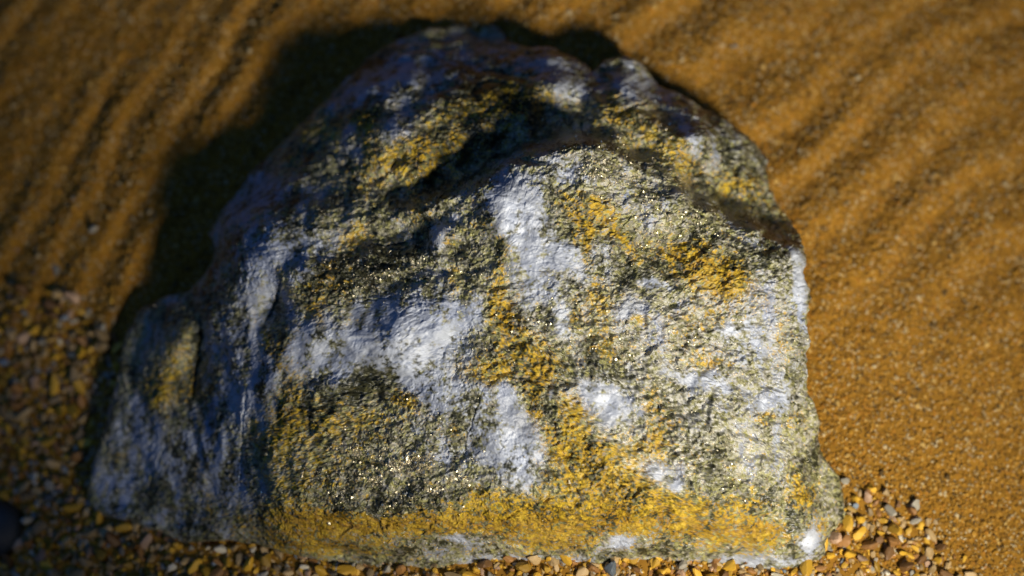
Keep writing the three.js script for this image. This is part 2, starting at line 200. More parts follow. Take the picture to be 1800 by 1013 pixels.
const GX = 460, GY = 330, U0 = -0.115, V0 = -0.085, GS = 0.0005;     // half-millimetre grid over the face
const makeGrid = (list, groups) => {
  const f = new Float32Array(GX * GY), best = new Float32Array(GX * GY), id = new Uint8Array(GX * GY);
  for (const [px, py, rx, ry, deg, k, part] of list) {
    const [cu, cv, , s] = toUV(px, py), a = (-deg * Math.PI) / 180, ca = Math.cos(a), sa = Math.sin(a), R = 2.4 * Math.max(rx, ry) * s;
    for (let j = Math.max(0, Math.floor((cv - R - V0) / GS)); j < Math.min(GY, (cv + R - V0) / GS); j++) for (let i = Math.max(0, Math.floor((cu - R - U0) / GS)); i < Math.min(GX, (cu + R - U0) / GS); i++) {
      const x = U0 + i * GS - cu, y = V0 + j * GS - cv, p = (x * ca + y * sa) / (rx * s), q = (-x * sa + y * ca) / (ry * s), e = Math.exp(-Math.pow(p * p + q * q, 1.05) * 0.72) * k, n = j * GX + i;
      f[n] = 1.35 - Math.max(0, 1.35 - f[n]) * (1 - Math.min(0.98, e / 1.35));
      if (groups && e > best[n]) { best[n] = e; id[n] = part; }
    }
  }
  const at = (u, v) => {
    const x = Math.min(GX - 1.001, Math.max(0, (u - U0) / GS)), y = Math.min(GY - 1.001, Math.max(0, (v - V0) / GS)), i = Math.floor(x), j = Math.floor(y), n = j * GX + i, a = x - i, b = y - j;
    return lerp(lerp(f[n], f[n + 1], a), lerp(f[n + GX], f[n + GX + 1], a), b);
  };
  at.part = (u, v) => id[Math.min(GY - 1, Math.max(0, Math.round((v - V0) / GS))) * GX + Math.min(GX - 1, Math.max(0, Math.round((u - U0) / GS)))];
  return at;
};
const quartzAt = makeGrid(QUARTZ, true), ochreAt = makeGrid(OCHRE, true), paleAt = makeGrid(PALE), darkAndShadeAt = makeGrid(DARK_AND_SHADE), pyriteAt = makeGrid(PYRITE);
// relief on the same grid
const reliefGrid = new Float32Array(GX * GY);
for (let j = 0; j < GY; j++) for (let i = 0; i < GX; i++) reliefGrid[j * GX + i] = wOfUV(U0 + i * GS, V0 + j * GS);
const reliefAt = (u, v) => {
  const x = Math.min(GX - 1.001, Math.max(0, (u - U0) / GS)), y = Math.min(GY - 1.001, Math.max(0, (v - V0) / GS)), i = Math.floor(x), j = Math.floor(y), n = j * GX + i, a = x - i, b = y - j;
  return lerp(lerp(reliefGrid[n], reliefGrid[n + 1], a), lerp(reliefGrid[n + GX], reliefGrid[n + GX + 1], a), b);
};

const MIN = { u: 0, v: 0, q: 0, o: 0, pale: 0, dark: 0, py: 0 };
function mineral(u, v, w) {   // minerals and painted shade at a point, their borders frayed by noise
  const a = 0.0016 * noise(u * 160, v * 160, w * 160) + 0.0007 * noise(u * 520, v * 520, w * 520 + 7), b = 0.0016 * noise(u * 160 + 31, v * 160, w * 160) + 0.0007 * noise(u * 520 + 17, v * 520, w * 520);
  const x = u + a, y = v + b;
  MIN.u = x; MIN.v = y; MIN.q = quartzAt(x, y); MIN.o = ochreAt(x, y); MIN.pale = paleAt(x, y); MIN.dark = darkAndShadeAt(x, y); MIN.py = pyriteAt(x, y);
  return MIN;
}
const CRACKS = [[[880, 915, .5], [910, 900, .9], [925, 890, 1.1], [945, 884, .6], [960, 878, .9], [985, 872, .5]], [[1130, 870, .6], [1175, 862, .4]], [[1165, 492, .5], [1195, 481, 1], [1215, 472, .6]], [[1300, 452, .7], [1350, 439, 1.2], [1372, 434, .6]], [[352, 560, 1.2], [350, 620, 2], [338, 700, 1.2]], [[492, 490, .8], [486, 530, 1.5], [470, 562, 1]], [[655, 432, .8], [700, 427, 1.2], [748, 439, 1]], [[1398, 705, .8], [1408, 680, 1], [1414, 650, .6]], [[815, 584, .5], [838, 578, .5]], [[765, 446, .6], [820, 446, .8]], [[818, 820, .4], [815, 780, .5], [845, 700, .6]], [[700, 905, .4], [760, 895, .5], [830, 896, .5]], [[1270, 905, .4], [1310, 903, .5]], [[430, 700, .6], [425, 800, .8], [420, 860, .6]], [[290, 780, .6], [262, 860, .8]], [[520, 450, .6], [590, 452, .9]], [[620, 530, .5], [690, 524, .6]], [[1240, 560, .3], [1290, 548, .5], [1330, 552, .4]]]
  .flatMap((l) => l.slice(1).map((b, k) => { const a = l[k], [au, av] = toUV(a[0], a[1]), [bu, bv] = toUV(b[0], b[1]); return [au, av, bu, bv, a[2] / 1000, b[2] / 1000]; }));
const crackGrid = (() => {   // depth of cracks on a quarter-millimetre grid
  const S = 0.00025, X = 920, Y = 660, f = new Float32Array(X * Y);
  for (const [au, av, bu, bv, wa, wb] of CRACKS) {
    const R = 0.003, ex = bu - au, ey = bv - av, L = ex * ex + ey * ey;
    for (let j = Math.max(0, Math.floor((Math.min(av, bv) - R - V0) / S)); j < Math.min(Y, (Math.max(av, bv) + R - V0) / S); j++) for (let i = Math.max(0, Math.floor((Math.min(au, bu) - R - U0) / S)); i < Math.min(X, (Math.max(au, bu) + R - U0) / S); i++) {
      let x = U0 + i * S, y = V0 + j * S; x += 0.0007 * noise(x * 420, y * 420, 11); y += 0.0007 * noise(x * 420, y * 420, 23);
      const t = clamp01(((x - au) * ex + (y - av) * ey) / L), d = Math.hypot(x - au - ex * t, y - av - ey * t), w = lerp(wa, wb, t) * (0.75 + 0.5 * noise(x * 700, y * 700, 4)), n = j * X + i;
      f[n] = Math.max(f[n], 1.5 * w * sstep(w * 0.75, 0, d));
    }
  }
  return (u, v) => { const x = Math.min(X - 1.001, Math.max(0, (u - U0) / S)), y = Math.min(Y - 1.001, Math.max(0, (v - V0) / S)), i = Math.floor(x), j = Math.floor(y), n = j * X + i, a = x - i, b = y - j; return lerp(lerp(f[n], f[n + 1], a), lerp(f[n + X], f[n + X + 1], a), b); };
})();
function roughness(u, v, w, m) {   // height of the broken surface over the relief
  const left = sstep(-0.03, -0.07, u), low = sstep(-0.048, -0.058, v), q = sstep(0.35, 0.95, m.q), top = sstep(0.028, 0.04, v);
  const smooth = Math.max(0.7 * q, 0.35 * left, 0.5 * low, 0.3 * top), wx = 0.0011 * noise(u * 210, v * 210, 3.5), wy = 0.0011 * noise(u * 210 + 9, v * 210, 5.5);
  // streaks run down the face, level along the under edge
  const uu = u + 0.25 * v * left;
  let h = lerp(0.0022 * noise(uu * 85, v * 50, 1.5) + 0.0010 * noise(uu * 240, v * 120, 4.5), 0.0010 * noise(u * 60, v * 200, 1.5) + 0.0006 * noise(u * 90, v * 480, 4.5), low);
  const rid = 1 - Math.abs(noise(uu * 140 + 5, v * 55 + 3, 9.5)); h += 0.0010 * (rid - 0.6) * (0.35 + left * 1.3) * (1 - low);
  // broken faces of three sizes, each tilted its own way
  const c0 = cells((u + wx * 2) * 170, (v + wy * 2) * 210), f0 = sstep(0, 0.35, c0.d2 - c0.d1); h += (1 - 0.5 * q) * (1 - 0.4 * left) * f0 * (0.0034 * (c0.x * c0.tx + c0.y * c0.ty) + 0.0005 * (c0.id - 0.5));
  const c1 = cells((u + wx) * 520, (v + wy) * 640), f1 = sstep(0, 0.3, c1.d2 - c1.d1); let g = f1 * (0.00200 * (c1.x * c1.tx + c1.y * c1.ty) + 0.00034 * (c1.id - 0.5));
  const c2 = cells((u + wx * 0.5) * 1350, (v + wy * 0.5) * 1600), f2 = sstep(0, 0.3, c2.d2 - c2.d1); g += f2 * (0.00105 * (c2.x * c2.tx + c2.y * c2.ty) + 0.00016 * (c2.id - 0.5));
  const calm = 0.55 + 0.45 * noise(u * 70 + 3, v * 70, 2.5);
  h += (1 - smooth) * (g * (0.8 + 0.8 * calm) + 0.00016 * noise(u * 1900, v * 1900, w * 300));
  h += smooth * (0.00007 * noise(u * 1200, v * 1200, 2) + 0.0003 * noise(u * 260, v * 170, 8));
  const ledge = Math.abs(noise(u * 55 + wx * 200, v * 150 + 0.8 * noise(u * 90, v * 90, 3), 12.5)), ledge2 = Math.abs(noise(u * 190, v * 420 + 0.6 * noise(u * 300, v * 300, 3), 17.5));
  h += (1 - 0.6 * q) * (1 - low) * (1 - 0.6 * left) * (0.0042 * (Math.min(0.3, ledge) - 0.2) + 0.0016 * (Math.min(0.28, ledge2) - 0.2));
  h += top * 0.0026 * noise(u * 130, v * 130, 6.6);
  return h - crackGrid(u, v);
}
const COL = [0, 0, 0];
function tint(u, v, w, m) {
  const n1 = noise(u * 420, v * 420, w * 420), n2 = noise(u * 980, v * 980, w * 980 + 3), n3 = noise(u * 2100, v * 2100, w * 900 + 9), nl = noise(u * 120, v * 90, w * 120 + 5), ns = noise(u * 330, v * 110, w * 200 + 8);
  const grain = 0.45 * n1 + 0.7 * n2 + 0.6 * n3, wob = 0.5 * n2, c = cells(u * 1250 + 5 + wob, v * 1500 + wob), id = c.id, hue = c.tx + 0.5;
  const low = sstep(-0.050, -0.057, v);
  // ground mass: dark olive chlorite with grey, brassy and pale grains
  const cf = 0.95 + 0.5 * noise(u * 60, v * 60, 7.7);
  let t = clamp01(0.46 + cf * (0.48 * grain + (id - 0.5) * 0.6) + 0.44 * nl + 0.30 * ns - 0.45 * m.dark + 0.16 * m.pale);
  let r = lerp(0.030, 0.46, t), g = lerp(0.030, 0.43, t), b = lerp(0.014, lerp(0.13, 0.38, hue), t);
  const p = 0.95 * sstep(0.22, 0.70, m.pale * 0.46 + cf * (0.40 * grain + (id - 0.5) * 0.5) + 0.26 * nl + 0.16 * ns) * (1 - 0.6 * m.dark);
  if (p > 0) { const k = 0.75 + 0.3 * hue; r = lerp(r, 0.44 * k, p); g = lerp(g, 0.43 * k, p); b = lerp(b, 0.40 * k, p); }
  const o = 0.88 * sstep(0.34, 0.62, m.o * 0.56 + 0.07 + 0.72 * (0.45 * n1 + 0.65 * n2 + 0.5 * n3) + 0.18 * nl + 0.12 * ns + (hue - 0.5) * 0.20 + 0.10 * low * m.o - 0.08 * m.dark);
  if (o > 0) {
    const y = clamp01(0.50 - 0.22 * low + 0.5 * n1 + 0.35 * n2 + 0.3 * nl), d = clamp01(0.70 + (0.7 * n3 + 0.7 * (id - 0.5)) * (1 - 0.6 * low) + 0.40 * n2 + 0.15 * nl);
    r = lerp(r, lerp(0.33, 0.54, y) * d, o); g = lerp(g, lerp(0.155, 0.365, y) * d, o); b = lerp(b, lerp(0.004, 0.014, y) * d, o);
  }
  const q = 0.96 * sstep(0.30, 0.80, m.q * 0.60 + 0.15 + 0.40 * nl + 0.46 * n1 + 0.50 * ns + 0.46 * n2 + 0.36 * n3 - (0.46 + 0.35 * low) * o * (1 - 0.8 * low * sstep(0.5, 0.9, m.q)) - 0.22 * m.dark);
  if (q > 0) {
    const vein = clamp01(0.24 + 0.50 * (m.q - 0.6) + 0.55 * noise(u * 190, v * 120, w * 200 + 2) + 0.26 * ns + 0.22 * n1 + 0.16 * n2 + 0.14 * n3 ), blue = clamp01(0.5 + 0.6 * noise(u * 75 + 4, v * 75, w * 60 + 1));
    const top = lerp(0.48, 0.74, sstep(0.95, 1.3, m.q + 0.1 * n1));   // milky in the weak patches, clean white in the solid ones
    r = lerp(r, lerp(lerp(0.26, 0.20, blue), top, vein), q); g = lerp(g, lerp(lerp(0.26, 0.24, blue), top * 1.06, vein), q); b = lerp(b, lerp(lerp(0.25, 0.36, blue), top * 1.17, vein), q);
  }
  COL[0] = r; COL[1] = g; COL[2] = b; return COL;
}

const rock = new THREE.Group(); rock.name = 'ore_rock';
rock.userData = { label: 'large grey rock streaked with white quartz and ochre-yellow crust, lying on sand and gravel', category: 'rock' };
scene.add(rock);
const rockVerts = { pos: null, count: 0, mineral: null };
{
  const N = 940, cu = toUV(830, 560)[0], cv = toUV(830, 560)[1], NB = 4 * N, RINGS = 34;
  // distance from the middle to the outline, all round
  const TAB = 4096, rad = new Float32Array(TAB);
  for (let k = 0; k < TAB; k++) {
    const th = (k / TAB) * Math.PI * 2, dx = Math.cos(th), dy = Math.sin(th); let best = 0;
    for (let i = 0; i < outlineUV.length; i++) {
      const [ax, ay] = outlineUV[i], [bx, by] = outlineUV[(i + 1) % outlineUV.length], ex = bx - ax, ey = by - ay, den = dx * ey - dy * ex; if (Math.abs(den) < 1e-12) continue;
      const t = ((ax - cu) * ey - (ay - cv) * ex) / den, s = ((ax - cu) * dy - (ay - cv) * dx) / den;
      if (t > 0 && s >= 0 && s <= 1 && t > best) best = t;
    }
    const x = cu + dx * best, y = cv + dy * best;
    rad[k] = best + 0.0005 * noise(x * 260, y * 260, 2.1) + 0.00035 * noise(x * 700, y * 700, 7.7) + 0.0002 * noise(x * 1600, y * 1600, 1.1);
  }
  const radius = (th) => { let k = (th / (Math.PI * 2)) * TAB; k = ((k % TAB) + TAB) % TAB; const i = Math.floor(k); return lerp(rad[i], rad[(i + 1) % TAB], k - i); };
  const nFront = (N + 1) * (N + 1), total = nFront + NB * RINGS + 1;
  const pos = new Float32Array(total * 3), col = new Float32Array(total * 3), part = new Uint8Array(total), P = new THREE.Vector3();
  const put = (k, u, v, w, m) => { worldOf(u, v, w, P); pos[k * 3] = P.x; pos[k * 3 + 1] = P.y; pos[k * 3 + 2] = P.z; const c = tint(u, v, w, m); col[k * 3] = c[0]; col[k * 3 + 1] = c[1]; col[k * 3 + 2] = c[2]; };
  const edge = new Float32Array(nFront * 3);
  for (let j = 0; j <= N; j++) for (let i = 0; i <= N; i++) {
    const a = (2 * i) / N - 1, b = (2 * j) / N - 1; let r, th;      // square to disc
    if (a === 0 && b === 0) { r = 0; th = 0; } else if (Math.abs(a) > Math.abs(b)) { r = a; th = (Math.PI / 4) * (b / a); } else { r = b; th = Math.PI / 2 - (Math.PI / 4) * (a / b); }
    if (r < 0) { r = -r; th += Math.PI; }
    const R = radius(th), u = cu + Math.cos(th) * R * r, v = cv + Math.sin(th) * R * r, e = (1 - r) * R;
    let w = reliefAt(u, v);
    const m = mineral(u, v, w);
    w += roughness(u, v, w, m);
    if (e < 0.0025) { const t = 1 - e / 0.0025; w -= 0.0022 * (1 - Math.sqrt(Math.max(0, 1 - t * t))); }
    const k = j * (N + 1) + i;
    part[k] = m.q > 0.62 && m.q > m.o ? quartzAt.part(m.u, m.v) : m.o > 0.68 ? 100 + ochreAt.part(m.u, m.v) : 0;
    put(k, u, v, w, m); edge[k * 3] = u; edge[k * 3 + 1] = v; edge[k * 3 + 2] = w;
  }
  { // each connected patch is a part of its own; scraps stay with the ground mass
    const N1 = N + 1, lab = new Uint8Array(nFront), done = new Uint8Array(nFront), stack = []; let nq = 0, no = 0;
    for (let s0 = 0; s0 < nFront; s0++) {
      if (done[s0] || !part[s0]) continue;
      const quartzLike = part[s0] < 100, id0 = part[s0], list = [s0]; done[s0] = 1; stack.push(s0);
      while (stack.length) { const k = stack.pop(), i = k % N1; for (const n of [i ? k - 1 : -1, i < N ? k + 1 : -1, k - N1, k + N1]) if (n >= 0 && n < nFront && !done[n] && part[n] === id0) { done[n] = 1; stack.push(n); list.push(n); } }
      if (list.length < 900) continue;
      const id = quartzLike ? Math.min(99, ++nq) : Math.min(199, 100 + ++no); for (const k of list) lab[k] = id;
    }
    part.set(lab, 0);
  }
  // the border of the sheet, going round, then rings that carry the rock back and down into the ground
  const loop = [];
  for (let i = 0; i < N; i++) loop.push(i);
  for (let j = 0; j < N; j++) loop.push(j * (N + 1) + N);
  for (let i = N; i > 0; i--) loop.push(N * (N + 1) + i);
  for (let j = N; j > 0; j--) loop.push(j * (N + 1));
  for (let k = 1; k <= RINGS; k++) for (let q = 0; q < NB; q++) {
    const e = loop[q] * 3, u0 = edge[e], v0 = edge[e + 1], w0 = edge[e + 2], t = k / RINGS;
    const y0 = LIFT + v0 * AXU.y + w0 * AXW.y, depth = Math.max(0.02, (y0 + 0.05) / AXW.y);
    const sc = 1 - 0.03 * t - 0.22 * t * t, w1 = w0 - depth * t * (0.25 + 0.75 * t);
    const n = (0.0022 * noise(u0 * 90, v0 * 90, w1 * 90) + 0.0008 * noise(u0 * 320, v0 * 320, w1 * 320) + 0.0003 * noise(u0 * 900, v0 * 900, w1 * 900)) * Math.min(1, t * 6);
    const du = u0 - cu, dv = v0 - cv, L = Math.hypot(du, dv), u = cu + du * sc + (du / L) * n, v = cv + dv * sc + (dv / L) * n;
    const id = nFront + (k - 1) * NB + q;
    put(id, u, v, w1, mineral(u0, v0, w1));
  }
  put(total - 1, cu, cv, -0.10, mineral(cu, cv, -0.1));
  const tri = [];
  for (let j = 0; j < N; j++) for (let i = 0; i < N; i++) { const a = j * (N + 1) + i, b = a + 1, c = a + N + 1, d = c + 1; if ((i < N / 2) === (j < N / 2)) tri.push(a, b, d, a, d, c); else tri.push(a, b, c, b, d, c); }
  const ringIndex = (k, q) => (k === 0 ? loop[q % NB] : nFront + (k - 1) * NB + (q % NB));
  for (let k = 0; k < RINGS; k++) for (let q = 0; q < NB; q++) { const a = ringIndex(k, q), b = ringIndex(k, q + 1), c = ringIndex(k + 1, q), d = ringIndex(k + 1, q + 1); tri.push(a, c, b, b, c, d); }
  for (let q = 0; q < NB; q++) tri.push(ringIndex(RINGS, q), total - 1, ringIndex(RINGS, q + 1));
  const whole = new THREE.BufferGeometry();
  whole.setAttribute('position', new THREE.BufferAttribute(pos, 3)); whole.setIndex(tri); whole.computeVertexNormals();
  const nor = whole.attributes.normal.array;
  // one mesh for the ground mass, one for each quartz patch and each patch of ochre crust
  const byPart = new Map();
  for (let f = 0; f < tri.length; f += 3) { const a = part[tri[f]], b = part[tri[f + 1]], c = part[tri[f + 2]], id = a === b || a === c ? a : b; if (!byPart.has(id)) byPart.set(id, []); byPart.get(id).push(tri[f], tri[f + 1], tri[f + 2]); }
  const host = new THREE.MeshPhysicalMaterial({ vertexColors: true, roughness: 0.42, specularIntensity: 1 });
  const quartz = new THREE.MeshPhysicalMaterial({ vertexColors: true, roughness: 0.52 });
  const crust = new THREE.MeshPhysicalMaterial({ vertexColors: true, roughness: 0.85, specularIntensity: 0.25 });
  for (const [id, list] of [...byPart].sort((p, q) => p[0] - q[0])) {
    const map = new Map(), p = [], n = [], c = [], ix = [];
    for (const v of list) { let k = map.get(v); if (k === undefined) { k = map.size; map.set(v, k); for (let d = 0; d < 3; d++) { p.push(pos[v * 3 + d]); n.push(nor[v * 3 + d]); c.push(col[v * 3 + d]); } } ix.push(k); }
    const g = new THREE.BufferGeometry();
    g.setAttribute('position', new THREE.Float32BufferAttribute(p, 3)); g.setAttribute('normal', new THREE.Float32BufferAttribute(n, 3)); g.setAttribute('color', new THREE.Float32BufferAttribute(c, 3)); g.setIndex(ix);
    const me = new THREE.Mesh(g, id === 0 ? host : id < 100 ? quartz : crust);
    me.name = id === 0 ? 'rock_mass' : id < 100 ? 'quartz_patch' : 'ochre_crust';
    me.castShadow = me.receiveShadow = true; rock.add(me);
  }
  rockVerts.pos = pos; rockVerts.nor = nor; rockVerts.edge = edge; rockVerts.n = N;
}
// pyrite: a glitter of small brassy facets, and the larger crystals one by one
const pyriteMat = new THREE.MeshStandardMaterial({ color: new THREE.Color(0.74, 0.66, 0.47), metalness: 1, roughness: 0.5, flatShading: true });
const facet = new THREE.OctahedronGeometry(1, 0);
{
  const r = rng(5), N1 = rockVerts.n + 1, COUNT = 5000, im = new THREE.InstancedMesh(facet, pyriteMat, COUNT), M = new THREE.Matrix4(), Q = new THREE.Quaternion(), E = new THREE.Euler(), S = new THREE.Vector3(), P = new THREE.Vector3();
  let n = 0, guard = 0;
  while (n < COUNT && guard++ < 4e6) {
    const k = Math.floor(r() * N1 * N1), u = rockVerts.edge[k * 3], v = rockVerts.edge[k * 3 + 1], clump = Math.max(0, 0.25 + 1.3 * noise(u * 210, v * 210, 3)) + 0.04;
    if (r() > (0.03 + pyriteAt(u, v)) * clump * (1 - 0.8 * clamp01(quartzAt(u, v))) * (1 - 0.8 * clamp01(ochreAt(u, v)))) continue;
    const s = 0.00008 + (0.00014 + 0.00034 * clamp01(pyriteAt(u, v))) * Math.pow(r(), 2.4);
    P.set(rockVerts.pos[k * 3], rockVerts.pos[k * 3 + 1], rockVerts.pos[k * 3 + 2]);
    Q.setFromEuler(E.set(r() * 6.3, r() * 6.3, r() * 6.3)); S.set(s * (0.7 + r()), s * (0.7 + r()), s * (0.6 + 0.6 * r()));
    im.setMatrixAt(n++, M.compose(P, Q, S));
  }
  im.count = n; im.name = 'pyrite_grains'; im.userData.kind = 'stuff'; im.castShadow = im.receiveShadow = true; rock.add(im);
  const BIG = [[1178, 217], [1186, 229], [1170, 228], [1140, 254], [1190, 226], [824, 843], [827, 866], [679, 765], [695, 769], [620, 813], [632, 815], [652, 845], [577, 866], [605, 864], [630, 862], [727, 851], [717, 853], [728, 872], [673, 888], [774, 808], [802, 806], [764, 789], [708, 815], [672, 812], [578, 921], [941, 563], [935, 581], [845, 586], [1044, 665], [1081, 618], [1083, 632], [1203, 622], [1160, 427], [1120, 405], [1145, 428], [1001, 849], [1012, 420], [1286, 827], [404, 836], [389, 652], [716, 702], [742, 714]];
  const shapes = [0, 1, 2, 3].map((i) => { let g = (i % 2 ? new THREE.BoxGeometry(1.5, 1.1, 1.2) : new THREE.DodecahedronGeometry(1, 0)); if (g.index) g = g.toNonIndexed(); g.scale(1, 0.7 + 0.1 * i, 0.8); g.computeVertexNormals(); return g; });
  BIG.forEach(([px, py], i) => {
    const [u, v, w] = toUV(px, py), m = mineral(u, v, w), h = roughness(u, v, reliefAt(u, v), m);
    const c = new THREE.Mesh(shapes[i % 4], pyriteMat); c.name = 'pyrite_crystal'; c.castShadow = c.receiveShadow = true;
    worldOf(u, v, reliefAt(u, v) + h + 0.0001, c.position); c.scale.setScalar(0.00036 + 0.00030 * r()); c.rotation.set(r() * 6.3, r() * 6.3, r() * 6.3);
    rock.add(c);
  });
}

// ------------------------------------------------------------------ loose sand grains
const trapezoid = [[-160, -120], [1960, -120], [1960, 1140], [-160, 1140]].map(([x, y]) => { const p = groundAt(x, y); return [p.x, p.z]; });
const GRAVEL = [[-260, 560], [-60, 545], [60, 520], [150, 545], [240, 640], [340, 700], [700, 800], [1300, 860], [1440, 850], [1520, 866], [1590, 890], [1640, 940], [1690, 1000], [1760, 1120], [1760, 1300], [-300, 1300]].map(([x, y]) => { const p = groundAt(x, y); return [p.x, p.z]; });
{
  const r = rng(11), COUNT = 200000, g = new THREE.IcosahedronGeometry(1, 0), mat = new THREE.MeshPhysicalMaterial({ color: 0xffffff, roughness: 0.85, specularIntensity: 0.3 });
  const im = new THREE.InstancedMesh(g, mat, COUNT), M = new THREE.Matrix4(), Q = new THREE.Quaternion(), E = new THREE.Euler(), S = new THREE.Vector3(), P = new THREE.Vector3(), C = new THREE.Color();
  const xs = trapezoid.map((p) => p[0]), zs = trapezoid.map((p) => p[1]), x0 = Math.min(...xs), x1 = Math.max(...xs), z0 = Math.min(...zs), z1 = Math.max(...zs);
  const PAL = [[.28, .140, .016], [.35, .178, .024], [.22, .104, .012], [.31, .136, .016], [.41, .26, .075], [.16, .08, .014], [.38, .29, .15], [.10, .06, .02]];
  let n = 0;
  while (n < COUNT) {
    const x = lerp(x0, x1, r()), z = lerp(z0, z1, r()); if (!inside(trapezoid, x, z) || (inside(GRAVEL, x, z) && r() < 0.6)) continue;
    const s = 0.00022 + 0.00030 * Math.pow(r(), 1.6) + (r() < 0.012 ? 0.0006 * r() : 0), c = PAL[Math.floor(Math.pow(r(), 1.35) * PAL.length)], k = 0.8 + 0.4 * r();
    P.set(x, ground(x, z) + s * 0.25, z); Q.setFromEuler(E.set(r() * 6.3, r() * 6.3, r() * 6.3)); S.set(s * (0.8 + 0.6 * r()), s * (0.7 + 0.4 * r()), s);
    im.setMatrixAt(n, M.compose(P, Q, S)); im.setColorAt(n++, C.setRGB(c[0] * k, c[1] * k, c[2] * k));
  }
  im.name = 'sand_grains'; im.castShadow = im.receiveShadow = true;
  im.userData = { kind: 'stuff', label: 'loose brown and tan sand grains covering the ground', category: 'sand' };
  scene.add(im);
}

// ------------------------------------------------------------------ gravel
const chipShapes = [];
for (let k = 0; k < 10; k++) {   // angular, worn chips: a few flat cuts through a rounded body
  const r = rng(200 + k), g = new THREE.IcosahedronGeometry(1, 2), p = g.attributes.position, cuts = [];
  for (let c = 0; c < 9; c++) { const z = r() * 2 - 1, a = r() * 6.283, s = Math.sqrt(1 - z * z); cuts.push([s * Math.cos(a), z, s * Math.sin(a), 0.30 + 0.36 * r()]); }
  const ax = [1, 0.62 + 0.25 * r(), 0.42 + 0.22 * r()];
  for (let i = 0; i < p.count; i++) {
    let x = p.getX(i), y = p.getY(i), z = p.getZ(i);
    let f = 1; for (const [a, b, c, d] of cuts) { const t = a * x + b * y + c * z; if (t > 0) f = Math.min(f, d / t); }
    f = lerp(f, 1, 0.08) * (1 + 0.06 * noise(x * 2.3 + k, y * 2.3, z * 2.3)); p.setXYZ(i, x * f * ax[0], y * f * ax[2], z * f * ax[1]);
  }
  g.deleteAttribute('uv'); g.deleteAttribute('normal');
  const h = g; h.computeVertexNormals(); chipShapes.push(h);
}
const KINDS = [
  { name: 'ochre-yellow', c: [.52, .29, .020], n: 32 }, { name: 'tan', c: [.36, .24, .10], n: 30 }, { name: 'rust-brown', c: [.27, .125, .03], n: 22 },
  { name: 'grey', c: [.26, .23, .17], n: 7 }, { name: 'pinkish', c: [.42, .26, .15], n: 7 }, { name: 'off-white', c: [.50, .44, .32], n: 5 }, { name: 'blue-grey', c: [.17, .20, .22], n: 3 },
];
const bag = KINDS.flatMap((k, i) => Array(k.n).fill(i));
const chipMats = KINDS.map((k) => [0.5, 0.8, 1.1].map((f) => new THREE.MeshStandardMaterial({ color: new THREE.Color(k.c[0] * f, k.c[1] * f, k.c[2] * f), roughness: 0.62 })));
const taken = new Map();
const numbered = (n) => { const k = taken.get(n) ?? 0; taken.set(n, k + 1); return k ? `${n}_${String(k).padStart(3, '0')}` : n; };
function chip(x, z, size, kind, r, where, group, lift = 0.6) {
  const m = new THREE.Mesh(chipShapes[Math.floor(r() * chipShapes.length)], chipMats[kind][Math.floor(r() * 3)]);
  m.name = numbered('gravel_chip'); m.scale.set(size * (0.85 + 0.4 * r()), size * (0.8 + 0.4 * r()), size * (0.8 + 0.4 * r()));
  m.rotation.set((r() - 0.5) * 1.6, r() * 6.283, (r() - 0.5) * 1.6); m.position.set(x, ground(x, z) + size * lift, z);
  m.castShadow = m.receiveShadow = true;
  m.userData = { label: `${KINDS[kind].name} gravel chip ${where}`, category: 'gravel', group: `${KINDS[kind].name} chips ${group}` };
  scene.add(m); return m;
}
